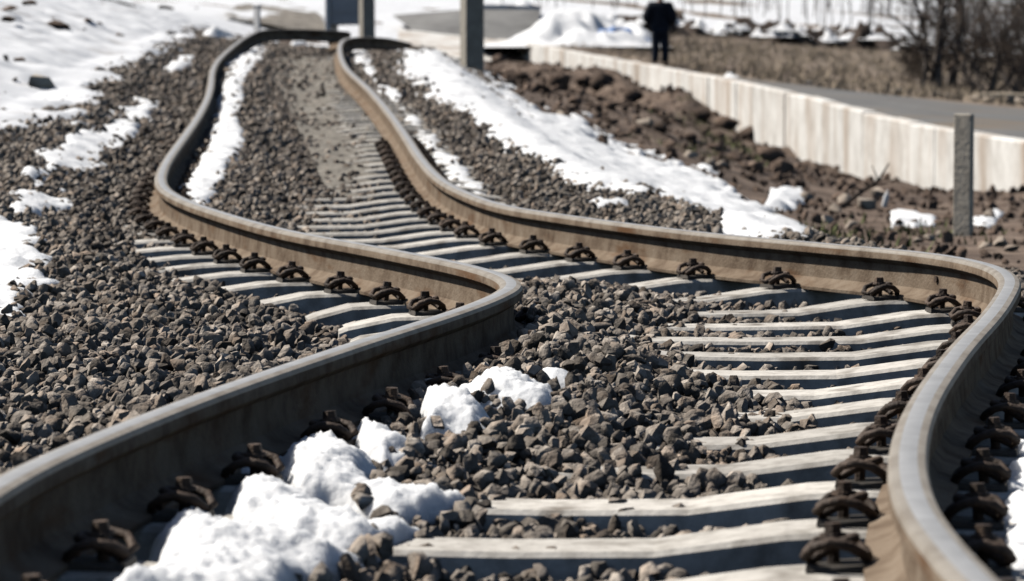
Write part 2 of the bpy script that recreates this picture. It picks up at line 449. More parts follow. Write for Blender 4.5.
SNOW = []                                        # survey outlines, kept to keep stones off the snow
def snow(name, poly, thick, soft, label, group=None, res=(.02, .05), lump=(.02, 14.0), edge=3.0, mat='snow', fn=G, kind=None, nscale=1.0, cat='snow patch', hump=0.0, drift=False):
    fnt = lambda a, b: fn(a, b) + thick * .8
    hits = [ground_hit(px, py, fnt) for px, py in poly]
    hits = np.array([h for h in hits if h is not None])
    x0, y0 = hits[:, 0].min() - .15, hits[:, 1].min() - .3
    x1, y1 = hits[:, 0].max() + .15, hits[:, 1].max() + .6
    nx, ny = int((x1 - x0) / res[0]) + 2, int((y1 - y0) / res[1]) + 2
    X, Y = np.meshgrid(np.linspace(x0, x1, nx), np.linspace(y0, y1, ny), indexing='ij')
    Z = fn(X, Y)
    if drift: thick = thick * np.interp(X - curve_x(LC, np.clip(Y, 4, 49)), [.05, .16, .30, .50, .8], [1.35, 1.35, 1.05, .65, .4])
    PX, PY = project(X, Y, Z + thick * .8)
    ax = .45 if (hump or drift) else 1.0
    sd = poly_sd(PX * ax, PY, [(q[0] * ax, q[1]) for q in poly]) + edge * .55 + edge * 2.2 * fbm(X * 3.1 * nscale, Y * 1.1 * nscale, 41, 4)
    h = thick * (1 - np.exp(-np.maximum(sd, 0) / soft))
    h = h + lump[0] * fbm(X * lump[1], Y * lump[1] * .8, 43, 4, .55) * sstep(0, soft, sd) * 2
    if hump: h = h + (hump * np.cos((Y - 5.76) / .62 * 2 * math.pi) + .017 * np.abs(fbm(X * 55, Y * 44, 47, 3, .6))) * sstep(0, soft, sd)
    h = np.where(sd > 0, np.maximum(h, .002), -.035 + .004 * np.maximum(sd, -8))
    keep = sd > -2.2
    idx = np.full(X.shape, -1)
    fk = keep[:-1, :-1] & keep[1:, :-1] & keep[1:, 1:] & keep[:-1, 1:]
    ii, jj = np.nonzero(fk)
    used = np.zeros(X.shape, bool)
    for a, b in ((0, 0), (1, 0), (1, 1), (0, 1)): used[ii + a, jj + b] = True
    idx[used] = np.arange(used.sum())
    o3 = np.array([X[used].mean(), Y[used].mean(), Z[used].mean()])
    vs = np.stack([X[used], Y[used], (Z + h)[used]], 1) - o3
    fs = np.stack([idx[ii, jj], idx[ii + 1, jj], idx[ii + 1, jj + 1], idx[ii, jj + 1]], 1)
    me = mesh(name, vs.tolist(), fs.tolist(), M[mat], True)
    o = link(name, me, loc=o3)
    tag(o, label, cat, group, kind)
    SNOW.append(poly)
    return o

snow('snow_patch', [(79, 596), (113, 573), (156, 557), (148, 531), (161, 511), (211, 508), (264, 520), (327, 537), (369, 548), (338, 561), (298, 567), (280, 596)], 0.085, 6, 'big crumbly snow patch lying in the first gap between sleepers beside the shaded rail', 'snow patches beside the shaded rail', res=(.007, .012), lump=(.014, 10), hump=.001, drift=True, edge=5, nscale=1.9)
snow('snow_patch', [(208, 487), (224, 470), (274, 471), (316, 487), (369, 506), (417, 528), (374, 539), (295, 528), (232, 511)], 0.085, 6, 'crumbly snow patch in the second gap between sleepers beside the shaded rail', 'snow patches beside the shaded rail', res=(.007, .012), lump=(.014, 10), hump=.001, drift=True, edge=5, nscale=1.9)
snow('snow_patch', [(275, 462), (293, 438), (338, 433), (369, 451), (372, 469), (417, 480), (459, 497), (380, 494), (338, 485), (295, 477)], 0.085, 6, 'tapering snow patch in the third gap between sleepers beside the shaded rail', 'snow patches beside the shaded rail', res=(.007, .012), lump=(.014, 10), hump=.001, drift=True, edge=5, nscale=1.9)
snow('snow_patch', [(340, 428), (361, 410), (393, 423), (425, 439), (385, 445), (359, 439)], 0.075, 5, 'small snow lump by the shaded rail next to the tapering patch', 'snow patches beside the shaded rail', res=(.007, .012), lump=(.014, 10), hump=.001, drift=True, edge=5, nscale=1.9)
snow('snow_patch', [(419, 417), (427, 385), (454, 385), (504, 409), (475, 417)], 0.075, 5, 'pointed snow clump on the ballast beside the shaded rail web', 'snow patches beside the shaded rail', res=(.007, .012), lump=(.014, 10), hump=.001, drift=True, edge=5, nscale=1.9)
snow('snow_patch', [(464, 379), (504, 370), (554, 380), (554, 400), (501, 398), (472, 390)], 0.06, 5, 'flat snow patch on ballast just inside the bend of the rail', 'snow patches beside the shaded rail', res=(.007, .012), lump=(.014, 10), hump=.001, drift=True, edge=5, nscale=1.9)
snow('snow_patch', [(537, 367), (575, 368), (572, 378), (540, 376)], .04, 3, 'tiny snow scrap on dark ballast beside the flat patch', res=(.012, .025), lump=(.015, 12), edge=1)
snow('snow_patch', [(982, 595), (1000, 555), (985, 500), (1005, 480), (993, 458), (1010, 440), (1040, 428), (1100, 430), (1100, 595)], .11, 8, 'bluish shaded snow outside the rail with a worn top', res=(.012, .02), lump=(.02, 16), edge=4)
snow('snow_strip', [(184, 204), (176, 190), (196, 165), (212, 130), (222, 90), (228, 64), (248, 42), (275, 40), (262, 60), (246, 78), (240, 110), (246, 140), (232, 160), (222, 185), (205, 206)],
     .05, 4, 'narrow snow strip in the shadow inside the twisting rail', res=(.025, .07), lump=(.02, 8), edge=3)
snow('snow_strip', [(349, 42), (362, 42), (372, 62), (380, 82), (400, 90), (402, 104), (425, 125), (445, 150), (470, 172), (486, 188), (476, 196), (455, 186), (436, 165), (415, 135), (395, 106), (370, 78), (352, 60)],
     .045, 3.5, 'broken snow strip hugging the outer side of the climbing rail', res=(.025, .08), lump=(.02, 8), edge=3.5)
snow('snow_swath', [(404, 47), (440, 42), (470, 66), (500, 86), (520, 108), (580, 122), (600, 142), (650, 158), (690, 172), (720, 178), (715, 190), (760, 208), (800, 226), (822, 240), (700, 240), (722, 214), (690, 205), (660, 190), (600, 192), (560, 170), (520, 150), (480, 125), (440, 98), (412, 78), (400, 60)],
     .05, 6, 'long white snow swath running along the edge of the ballast towards the wall', res=(.03, .09), lump=(.022, 5), edge=8, nscale=1.6)
snow('snow_bank', [(-260, -60), (-260, 230), (-60, 150), (0, 121), (40, 112), (95, 101), (88, 82), (130, 66), (150, 52), (190, 33), (205, 22), (225, 4), (225, -60)],
     .06, 6, 'broad sloping bank of melting snow beside the ballast', res=(.07, .16), lump=(.05, 2.2), edge=10, nscale=.8, mat='snowfar')
snow('snow_patch', [(62, 150), (66, 128), (95, 128), (125, 112), (145, 100), (156, 108), (140, 125), (112, 148), (85, 165), (55, 172), (30, 170)], .045, 5, 'irregular snow patch on the ballast below the snowy bank', res=(.03, .07), lump=(.02, 6), edge=9, nscale=1.6)
snow('snow_patch', [(160, 70), (172, 58), (195, 54), (192, 66), (176, 72)], .06, 3, 'small snow scrap between the snowy bank and the rail', res=(.04, .09), lump=(.02, 5), edge=2)
snow('snow_patch', [(18, 210), (14, 194), (40, 188), (62, 194), (66, 203), (40, 214)], .04, 4, 'snow patch nearest the irregular one on the ballast slope', res=(.02, .05), lump=(.02, 7), edge=7, nscale=1.6)
snow('snow_patch', [(-140, 310), (-140, 215), (-20, 218), (10, 222), (55, 252), (60, 262), (30, 276), (12, 290), (16, 310), (-20, 316)], .045, 5, 'ragged snow drift on the dark ballast far from the rail', res=(.02, .05), lump=(.02, 7), edge=10, nscale=1.6)
snow('snow_patch', [(893, 222), (893, 212), (935, 213), (932, 222)], .02, 3, 'thin snow scrap on brown soil at the foot of the wall', res=(.02, .06), lump=(.012, 5), edge=3, nscale=1.5)
snow('snow_patch', [(972, 222), (996, 209), (1003, 214), (985, 224)], .02, 3, 'snow scrap on brown soil just behind the short concrete post', res=(.02, .06), lump=(.012, 5), edge=3, nscale=1.5)
snow('snow_patch', [(765, 205), (768, 192), (800, 186), (808, 196), (790, 206)], .025, 3, 'snow scrap among the stones between the long swath and the wall', res=(.04, .1), lump=(.03, 4), edge=3)
snow('snow_patch', [(500, 98), (505, 88), (545, 112), (588, 120), (585, 128), (540, 124)], .06, 3, 'snow tongue reaching from the swath into the brown rubble', res=(.06, .15), lump=(.03, 4), edge=2)

# ------------------------------------------------------------------ rails
def rail_mesh(name, C, skip_tag=None):
    # section: (across, up) with up measured from the foot; material 0 rust, 1 worn top, 2 polished band
    half = [(0.0745, 0.0), (0.075, 0.011), (0.030, 0.026), (0.0125, 0.042), (0.0083, 0.085), (0.0095, 0.116), (0.0325, 0.131), (0.0362, 0.136), (0.0355, 0.158), (0.030, 0.1675), (0.016, 0.1716)]
    prof = half + [(-a, b) for a, b in reversed(half)]
    n = len(prof)
    tan = np.gradient(C, axis=0); tan /= np.linalg.norm(tan, axis=1)[:, None]
    side = np.stack([tan[:, 1], -tan[:, 0], 0 * tan[:, 0]], 1)
    side /= np.linalg.norm(side, axis=1)[:, None]
    up = np.cross(side, tan)
    vs = []
    for i in range(len(C)):
        base = C[i] - up[i] * 0.172
        for a, b in prof: vs.append(base + side[i] * a + up[i] * b)
    fs = []; mi = []
    for i in range(len(C) - 1):
        for k in range(n):
            k2 = (k + 1) % n
            fs.append((i * n + k, i * n + k2, (i + 1) * n + k2, (i + 1) * n + k))
            mi.append(2 if k in (10,) else 1 if k in (8, 9, 11, 12) else 0)
    fs += [tuple(range(n - 1, -1, -1)), tuple((len(C) - 1) * n + k for k in range(n))]; mi += [0, 0]
    me = mesh(name, vs, fs)
    for k in ('rust', 'railtop', 'railband'): me.materials.append(M[k])
    me.polygons.foreach_set('material_index', mi)
    me.polygons.foreach_set('use_smooth', [True] * len(me.polygons))
    bm = bmesh.new(); bm.from_mesh(me)
    bmesh.ops.recalc_face_normals(bm, faces=bm.faces); bm.to_mesh(me); bm.free()
    me.set_sharp_from_angle(angle=math.radians(38))
    return me
left_rail = tag(link('rail', rail_mesh('rail', LC)), 'buckled rusty steel rail with crumbly snow patches along its shaded side in the foreground', 'rail')
right_rail = tag(link('rail', rail_mesh('rail', RC)), 'buckled rusty steel rail on the side of the track towards the concrete wall', 'rail')
def on_curve(C, y):
    i = int(np.argmin(np.abs(C[:, 1] - y))); t = C[min(i + 2, len(C) - 1)] - C[max(i - 2, 0)]
    return C[i], math.atan2(t[1], t[0])
# dark disc standing in for the shade inside a bolt hole, and a weld seam on the web
for (o, C, y, names) in ((right_rail, RC, 12.75, ('dark_hole_disc', 'weld_seam')),):
    p, a = on_curve(C, y)
    bm = bmesh.new(); bmesh.ops.create_cone(bm, cap_ends=True, segments=12, radius1=.012, radius2=.010, depth=.012)
    link('dark_hole_disc', bm_mesh('dark_hole_disc', bm, M['clip']), parent=o, loc=(p[0] - math.sin(a) * .011, p[1] + math.cos(a) * .011, .085),
         rot=(math.pi / 2, 0, a))

# ------------------------------------------------------------------ sleepers and fastenings
def sleeper_body_mesh(gauge):
    # lengthwise stations: (x, top z, half top width, half bottom width)
    g = gauge / 2
    st = [(-1.3, -.048, .095, .135), (-1.27, -.036, .102, .142), (-g - .22, -.004, .105, .15), (-g - .12, 0, .108, .15), (-g + .15, 0, .108, .15), (-g + .24, -.006, .105, .148),
          (-g + .48, -.040, .098, .125), (0, -.044, .096, .12)]
    st = st + [(-a, b, c, d) for a, b, c, d in reversed(st[:-1])]
    vs = []; fs = []
    for x, z, wt, wb in st:
        vs += [(x, -wb, -.22), (x, -wt - .006, z - .010), (x, -wt + .006, z), (x, wt - .006, z), (x, wt + .006, z - .010), (x, wb, -.22)]
    for i in range(len(st) - 1):
        a = i * 6; b = a + 6
        for k in range(6):
            k2 = (k + 1) % 6
            fs.append((a + k, b + k, b + k2, a + k2))
    fs.append((5, 4, 3, 2, 1, 0)[::-1] if False else (0, 1, 2, 3, 4, 5)); e = (len(st) - 1) * 6
    fs.append((e + 5, e + 4, e + 3, e + 2, e + 1, e))
    bm = bmesh.new(); tmp = mesh('t', vs, fs); bm.from_mesh(tmp); bpy.data.meshes.remove(tmp)
    return bm_mesh('sleeper_body', bm, M['concrete'])
def clip_mesh():                                 # W-shaped sprung clamp: two outer loops and a middle loop under the screw; +x points at the rail
    pts = []
    half = [(.056, -.026, .016), (.050, -.044, .026), (.026, -.060, .044), (-.008, -.064, .054), (-.042, -.058, .044), (-.060, -.040, .024), (-.050, -.022, .014), (-.020, -.022, .034), (.012, -.024, .050), (.034, -.012, .056)]
    key = half + [(a, -b, c) for a, b, c in reversed(half)]
    bm = bmesh.new(); bm_tube(bm, key, .0105, 8)
    return bm_mesh('rail_clip', bm, M['clip'], True, 60)
def screw_mesh():
    bm = bmesh.new()
    for r1, r2, z0, z1, s in ((.012, .012, -.03, .060, 8), (.027, .025, .058, .066, 14), (.019, .0165, .066, .086, 6)):
        bmesh.ops.create_cone(bm, cap_ends=True, segments=s, radius1=r1, radius2=r2, depth=z1 - z0, matrix=Matrix.Translation((-.008, 0, (z0 + z1) / 2)))
    return bm_mesh('clip_screw', bm, M['clip'])
def plate_mesh():
    bm = bmesh.new()
    vs = [(.043, -.05, 0), (.043, .05, 0), (-.055, .05, 0), (-.055, -.05, 0), (.043, -.05, .014), (.043, .05, .014), (-.03, .046, .010), (-.03, -.046, .010), (-.053, -.044, .014), (-.053, .044, .014)]
    b = [bm.verts.new(v) for v in vs]
    for f in ((0, 1, 5, 4), (4, 5, 6, 7), (7, 6, 9, 8), (8, 9, 2, 3), (3, 2, 1, 0)): bm.faces.new([b[i] for i in f])
    bm.faces.new([b[i] for i in (0, 4, 7, 8, 3)]); bm.faces.new([b[i] for i in (1, 2, 9, 6, 5)])
    return bm_mesh('guide_plate', bm, M['plate'])
CLIP, SCREW, PLATE = clip_mesh(), screw_mesh(), plate_mesh()
GR = 'concrete sleepers under the buckled track'
i = 0
y = 5.45
while y < 50:
    yc = y + random.uniform(-.02, .02)
    xl, xr = float(curve_x(LC, yc)), float(curve_x(RC, yc))
    pl, al = on_curve(LC, yc); pr, ar = on_curve(RC, yc)
    rot = 0.45 * ((al + ar) / 2 - math.pi / 2)
    rot = max(-.16, min(.16, rot)) + random.uniform(-.012, .012)
    c = (xl + xr) / 2; gauge = min(max(xr - xl, 1.42), 1.95)
    bodym = sleeper_body_mesh(gauge)
    z = float(T(yc)) - 0.001
    k_ = round((yc - 10.95) / .62)
    words = ['first', 'second', 'third', 'fourth', 'fifth', 'sixth', 'seventh', 'eighth', 'ninth', 'tenth', 'eleventh', 'twelfth', 'thirteenth', 'fourteenth', 'fifteenth', 'sixteenth', 'seventeenth', 'eighteenth',
             'nineteenth', 'twentieth', 'twenty-first', 'twenty-second', 'twenty-third', 'twenty-fourth', 'twenty-fifth', 'twenty-sixth', 'twenty-seventh', 'twenty-eighth']
    near_bend = 'the sharp rail bend next to the flat snow patch'
    if k_ == 0: lab = 'pale concrete sleeper right at ' + near_bend
    elif k_ < 0 and k_ > -5: lab = 'half-buried concrete sleeper, %s from the sharp rail bend towards the snow patches' % words[-k_ - 1]
    elif k_ <= -5: lab = 'long exposed concrete sleeper among the snow patches, %s from the sharp rail bend' % words[-k_ - 1]
    elif k_ <= 9: lab = 'concrete sleeper with exposed outer end, %s beyond the sharp rail bend towards the climb' % words[k_ - 1]
    elif k_ <= 26 and y < 27: lab = 'close-set concrete sleeper, %s beyond the sharp rail bend towards the climb' % words[k_ - 1]
    elif i <= 3: lab = 'pale concrete sleeper with one end reaching under the foreground snow drift'
    elif y < 12.2: lab = 'pale concrete sleeper half buried in ballast between the rail bends'
    elif y < 17: lab = 'pale concrete sleeper whose outer end sticks out of ballast beyond the slanting rail'
    elif y < 25: lab = 'thin concrete sleeper in the close-set rows where the track starts to climb'
    else: lab = 'grey concrete sleeper sunk in sandy ballast on the climbing track'
    if y < 27:
        root = empty('concrete_sleeper', (c, yc, z), rot)
        tag(root, lab, 'sleeper', GR)
        link('sleeper_body', bodym, parent=root)
        if random.random() < .6 and y < 13:      # chips of concrete and stray stones need no help; small end mark only
            pass
        inv = Matrix.Translation((c, yc, z)) @ Matrix.Rotation(rot, 4, 'Z'); inv = inv.inverted()
        for C, s in ((LC, -1), (RC, 1)):
            # where the rail really crosses this sleeper
            yy = yc + math.sin(rot) * (gauge / 2) * s
            p, a = on_curve(C, yy)
            for q in (-1, 1):                    # -1: clip on the left of the rail, +1: right
                nx, ny = math.sin(a), -math.cos(a)
                wpos = Vector((p[0] + q * nx * .118, p[1] + q * ny * .118, z + .001))
                lp = inv @ wpos
                lr = a - math.pi / 2 - rot + (0 if q < 0 else math.pi)
                cl = link('rail_clip', CLIP, parent=root, loc=lp + Vector((0, 0, .005)), rot=(random.uniform(-.05, .05), random.uniform(-.05, .09), lr + random.uniform(-.07, .07))); cl.scale = (.9, .9, .86)
                link('clip_screw', SCREW, parent=cl)
                link('guide_plate', PLATE, parent=root, loc=lp, rot=(0, 0, lr))
    else:
        o = link('concrete_sleeper', bodym, loc=(c, yc, z), rot=(0, 0, rot)); tag(o, lab, 'sleeper', GR)
    i += 1
    y += 0.62

# ------------------------------------------------------------------ loose ballast stones
protos = [rock_mesh('stone', M['stone'], 19 + k % 6, 100 + k, (1, .84 - .03 * (k % 3), .70 + .05 * (k % 4)), .17) for k in range(10)]
def scatter(y0, y1, per_m2, layer_z):
    A = (y1 - y0) * 14
    n = int(A * per_m2)
    Yp = rng.uniform(y0, y1, n); Xp = rng.uniform(-8.0, 6.0, n)
    keep = (np.abs(Xp) < .145 * Yp + 1.9) & (Xp > bed_left(Yp)) & (Xp < bed_right(Yp) + .25 * rng.random(n))
    return Xp[keep], Yp[keep]
xs, ysn, zs, ss = [], [], [], []
for (a, b, dens, smin, smax) in ((4.6, 9, 1350, .022, .066), (9, 15, 1200, .022, .064), (15, 24, 800, .026, .064), (24, 36, 330, .036, .075), (36, 57, 190, .045, .09), (57, 84, 80, .06, .12), (84, 104, 40, .08, .15)):
    X, Y = scatter(a, b, dens, 0)
    s = smin + (smax - smin) * rng.random(len(X)) ** 1.9
    Z = G(X, Y) + s * rng.uniform(-.1, .62, len(X))
    xs.append(X); ysn.append(Y); zs.append(Z); ss.append(s)
X, Y, Z, S = map(np.concatenate, (xs, ysn, zs, ss))
PX, PY = project(X, Y, Z)
ok = np.ones(len(X), bool)
for poly in SNOW:
    sd = poly_sd(PX, PY, poly)
    ok &= ~((sd > 9) & (rng.random(len(X)) > .03)) & ~((sd > 1) & (rng.random(len(X)) > .45))
# sandy fines beside the climbing rail swallow most stones
uS = X - curve_x(RC, np.minimum(Y, 50))
ok &= ~((Y > 20) & (uS < -.05) & (uS > -.62) & (rng.random(len(X)) > .42))
# no stones inside the rails or standing on rail seats
for C in (LC, RC):
    dx = np.abs(X - curve_x(C, np.minimum(Y, 50)))
    ok &= ~((dx < .085) & (Y < 50))
X, Y, Z, S, PX, PY = [v[ok] for v in (X, Y, Z, S, PX, PY)]
R3 = rng.uniform(0, 6.283, (len(X), 3))
SC = np.stack([S * rng.uniform(.85, 1.25, len(X)), S * rng.uniform(.8, 1.1, len(X)), S * rng.uniform(.75, 1.1, len(X))], 1) * 1.0
ID = rng.integers(0, 10, len(X))
vis = (PX > 0) & (PX < W_PX) & (PY > 0) & (PY < H_PX + 4)
size_px = np.where(vis, S / np.maximum(Y, 1), 0)
near = np.argsort(-size_px)[:296]
mask = np.zeros(len(X), bool); mask[near] = True
for k in near:
    link('stone', protos[ID[k]], parent=ballast, loc=(X[k], Y[k], Z[k]), rot=tuple(R3[k])).scale = tuple(SC[k])

def instanced(name, P, rot, sc, ids, meshes, parent=None):
    me = bpy.data.meshes.new(name)
    me.from_pydata(P.tolist(), [], [])
    for nm, arr, ty in (('rot', rot, 'FLOAT_VECTOR'), ('sc', sc, 'FLOAT_VECTOR')):
        at_ = me.attributes.new(nm, ty, 'POINT'); at_.data.foreach_set('vector', np.ascontiguousarray(arr, dtype=np.float32).ravel())
    at_ = me.attributes.new('pick', 'INT', 'POINT'); at_.data.foreach_set('value', np.ascontiguousarray(ids, dtype=np.int32))
    for m in {me_.materials[0] for me_ in meshes}: me.materials.append(m)
    o = link(name, me, parent=parent)
    ng = bpy.data.node_groups.new(name + '_nodes', 'GeometryNodeTree')
    ng.interface.new_socket('Geometry', in_out='INPUT', socket_type='NodeSocketGeometry')
    ng.interface.new_socket('Geometry', in_out='OUTPUT', socket_type='NodeSocketGeometry')
    N = ng.nodes; L = ng.links
    gi = N.new('NodeGroupInput'); go = N.new('NodeGroupOutput')
    ip = N.new('GeometryNodeInstanceOnPoints')
    jn = N.new('GeometryNodeJoinGeometry')
    for m in meshes:
        src = bpy.data.objects.new('piece_source', m)          # never linked to the scene: only its mesh is read
        oi = N.new('GeometryNodeObjectInfo'); oi.inputs['Object'].default_value = src
        oi.transform_space = 'ORIGINAL'
        g2 = N.new('GeometryNodeGeometryToInstance')
        L.new(oi.outputs['Geometry'], g2.inputs[0]); L.new(g2.outputs[0], jn.inputs[0])
    def attr(nm, ty):
        a = N.new('GeometryNodeInputNamedAttribute'); a.data_type = ty; a.inputs['Name'].default_value = nm
        return a.outputs['Attribute']
    er = N.new('FunctionNodeEulerToRotation'); L.new(attr('rot', 'FLOAT_VECTOR'), er.inputs[0])
    L.new(gi.outputs[0], ip.inputs['Points']); L.new(jn.outputs[0], ip.inputs['Instance'])
    ip.inputs['Pick Instance'].default_value = True
    L.new(attr('pick', 'INT'), ip.inputs['Instance Index'])
    L.new(er.outputs[0], ip.inputs['Rotation']); L.new(attr('sc', 'FLOAT_VECTOR'), ip.inputs['Scale'])
    L.new(ip.outputs[0], go.inputs[0])
    md = o.modifiers.new('scatter', 'NODES'); md.node_group = ng
    return o
r = ~mask
tag(instanced('loose_stones', np.stack([X[r], Y[r], Z[r]], 1), R3[r], SC[r], ID[r], protos, ballast), kind='stuff')
print('stones', len(X))

# sandy fines between the rails on the climb
ysd = np.linspace(19.5, 50, 260)
sand_me = sheet('sand_strip', np.linspace(0, 1, 26), ysd, lambda A, Yy: curve_x(RC, Yy) - .10 - A * np.interp(Yy, [19.5, 23, 30, 50], [.1, .5, .62, .7]),
                lambda Xx, Yy: G(Xx, Yy) + .012 + .03 * fbm(Xx * 5, Yy * 3, 77, 3) + .022 * sstep(20, 26, Yy), M['sand'])
tag(link('sand_strip', sand_me), kind='structure')

# ------------------------------------------------------------------ the cream concrete wall
wall = empty('retaining_wall', (float(wall_x(80)), 80, float(wall_top(80)) - 1.4))
tag(wall, 'long low cream concrete retaining wall stained with brown streaks', 'wall')
yy = 33.0
while yy < 122:
    ln = 1.95
    a = np.array([wall_x(yy), yy]); b = np.array([wall_x(yy + ln), yy + ln])
    t = (b - a) / np.linalg.norm(b - a); nrm = np.array([t[1], -t[0]])       # towards the field
    a2 = a + t * .004; b2 = b - t * .004
    jut = random.uniform(-.012, .012)
    za, zb = float(wall_top(yy)) + random.uniform(-.012, .012), float(wall_top(yy + ln)) + random.uniform(-.012, .012)
    vs = []
    for p, zt in ((a2, za), (b2, zb)):
        for off, zz in ((jut, zt - 2.6), (jut, zt - .02), (jut + .02, zt), (.27, zt), (.29, zt - .02), (.29, zt - 2.6)):
            q = p + nrm * off; vs.append((q[0] - wall.location.x, q[1] - 80, zz - wall.location.z))
    fs = [(k, (k + 1) % 6, 6 + (k + 1) % 6, 6 + k) for k in range(6)] + [(5, 4, 3, 2, 1, 0), (6, 7, 8, 9, 10, 11)]
    bm = bmesh.new(); tmp = mesh('t', vs, fs); bm.from_mesh(tmp); bpy.data.meshes.remove(tmp)
    link('wall_panel', bm_mesh('wall_panel', bm, M['wall']), parent=wall)
    yy += ln

# paved yard behind the wall
rd_y = np.linspace(33, 78, 60)
def rd_w(Y): return np.interp(Y, [33, 60, 66, 70, 73, 78], [30, 14, 7, 2.6, 1.4, .4])
road_me = sheet('road', np.linspace(0, 1, 30), rd_y, lambda A, Yy: wall_x(Yy) + .32 + A * rd_w(Yy), lambda Xx, Yy: U(Xx, Yy) + .02, M['road'])
tag(link('road', road_me), kind='structure')

# ------------------------------------------------------------------ posts
def concrete_post(name, x, y, z, w, d, h, label, mat, rz=0.0, cap=True):
    bm = bmesh.new()
    bm_box(bm, -w / 2, w / 2, -d / 2, d / 2, -.4, h, d * .08)
    for v in bm.verts:
        if v.co.z > h * .5: v.co.x *= .97; v.co.y *= .97
    o = link(name, bm_mesh(name, bm, M[mat]), loc=(x, y, z), rot=(random.uniform(-.006, .006), random.uniform(-.008, .008), rz))
    return tag(o, label, 'post')
p = at(963, 236, 27.0); concrete_post('boundary_post', p[0], 27.0, float(G(p[0], 27.0)), .145, .065, CAM_Z + ray(963, 114)[2] * 27 - float(G(p[0], 27.0)), 'short square weathered concrete post standing alone on brown soil', 'postwarm', -.6)
p = at(472, 66, 50.0); concrete_post('line_post', p[0], 50.0, float(G(p[0], 50.0)), .27, .27, 3.6, 'tall square concrete post beside the long snow swath', 'postcon', .38)
p = at(367, 28, 80.0); concrete_post('line_post', p[0], 80.0, float(G(p[0], 80.0)), .29, .29, 3.8, 'tall square concrete post rising behind the sideways kink in the rails', 'postcon', .42)
# white marker
p = at(257, 24, 54.0); g0 = float(G(p[0], 54.0))
mk = empty('marker_stone', (p[0], 54.0, g0), -.8); tag(mk, 'small white painted marker stone behind the rail kink', 'marker')
bm = bmesh.new(); bm_box(bm, -.065, .065, -.02, .02, -.1, p[2] - g0 + .26, .006); link('marker_shaft', bm_mesh('marker_shaft', bm, M['whitepaint']), parent=mk)
bm = bmesh.new(); bm_box(bm, -.075, .075, -.03, .03, p[2] - g0 + .26, p[2] - g0 + .29, .008); link('marker_cap', bm_mesh('marker_cap', bm, M['whitepaint']), parent=mk)

# ------------------------------------------------------------------ far background: abutment, cabinet, snow heaps
ab = empty('concrete_abutment', (-1.5, 124, 1.4)); tag(ab, 'grey sloping concrete abutment behind the tall post', 'abutment')
def quadblock(name, pix, y, depth, mat, parent):
    P = [at(q[0], q[1], q[2] if len(q) > 2 else y) for q in pix]
    o0 = np.array(parent.location)
    vs = [tuple(p - o0) for p in P] + [tuple(p + np.array([0, depth, 0]) - o0) for p in P]
    n = len(P)
    fs = [tuple(range(n)), tuple(range(2 * n - 1, n - 1, -1))] + [(k, (k + 1) % n, n + (k + 1) % n, n + k) for k in range(n)]
    bm = bmesh.new(); tmp = mesh('t', vs, fs); bm.from_mesh(tmp); bpy.data.meshes.remove(tmp)
    return link(name, bm_mesh(name, bm, mat), parent=parent)
quadblock('abutment_body', [(392, 15, 125), (470, 9, 125), (541, 10, 125), (534, 44, 120.5), (415, 32, 120.5)], 124, 5.0, M['greycon'], ab)
quadblock('snow_cover', [(470, 9.2), (541, 10.2), (541, 6.5), (500, 4.5), (470, 5)], 125.1, 4.7, M['snowfar'], ab)
low = empty('footing_wall', (-2, 118, 1.0)); tag(low, 'low cream footing wall in front of the grey abutment', 'wall')
quadblock('footing_body', [(398, 29, 118.5), (420, 31, 118.5), (535, 44, 118.5), (535, 64, 112.5), (398, 54, 112.5)], 117.5, 1.2, M['wall'], low)

cab = empty('equipment_cabinet', (0, 0, 0), -.25); pc = at(345, 14, 100.0); cab.location = tuple(pc)
tag(cab, 'grey lineside equipment cabinet with white corner posts', 'cabinet')
bm = bmesh.new(); bm_box(bm, -.42, .42, 0, .7, -.3, 1.5, .02); link('cabinet_body', bm_mesh('cabinet_body', bm, M['cabinet']), parent=cab)
for sx in (-1, 1):
    bm = bmesh.new(); bm_box(bm, sx * .5 - .07, sx * .5 + .07, -.05, .75, -.5, 1.62, .02); link('corner_post', bm_mesh('corner_post', bm, M['whitepaint']), parent=cab)
bm = bmesh.new(); bm_box(bm, -.62, .62, -.1, .8, 1.63, 1.72, .02); link('cabinet_roof', bm_mesh('cabinet_roof', bm, M['cabinet']), parent=cab)
bm = bmesh.new(); bm_box(bm, -.38, .38, -.02, -.003, .05, 1.4, .004); dr = link('cabinet_door', bm_mesh('cabinet_door', bm, M['cabinet']), parent=cab)

def mound_mesh(name, rx, ry, h, seed, mat, n=30, rough=.35, lo=0):
    g = np.linspace(-1, 1, n)
    A, B = np.meshgrid(g, g, indexing='ij')
    r = np.sqrt(A ** 2 + B ** 2)
    z = h * (np.cos(np.clip(r, 0, 1) * math.pi) * .5 + .5) * (1 + rough * 2 * fbm(A * 2.2 + seed, B * 2.2, seed, 4)) + h * rough * fbm(A * 5, B * 5 + seed, seed + 3, 3) * sstep(1, .6, r) - .06
    vs = np.stack([(A * rx).ravel(), (B * ry).ravel(), z.ravel()], 1)
    idx = np.arange(n * n).reshape(n, n)
    q = np.stack([idx[:-1, :-1], idx[1:, :-1], idx[1:, 1:], idx[:-1, 1:]], -1).reshape(-1, 4)
    rr = r.ravel()
    q = [f for f in q.tolist() if min(rr[k] for k in f) < 1.02]
    return mesh(name, vs.tolist(), q, mat, True)
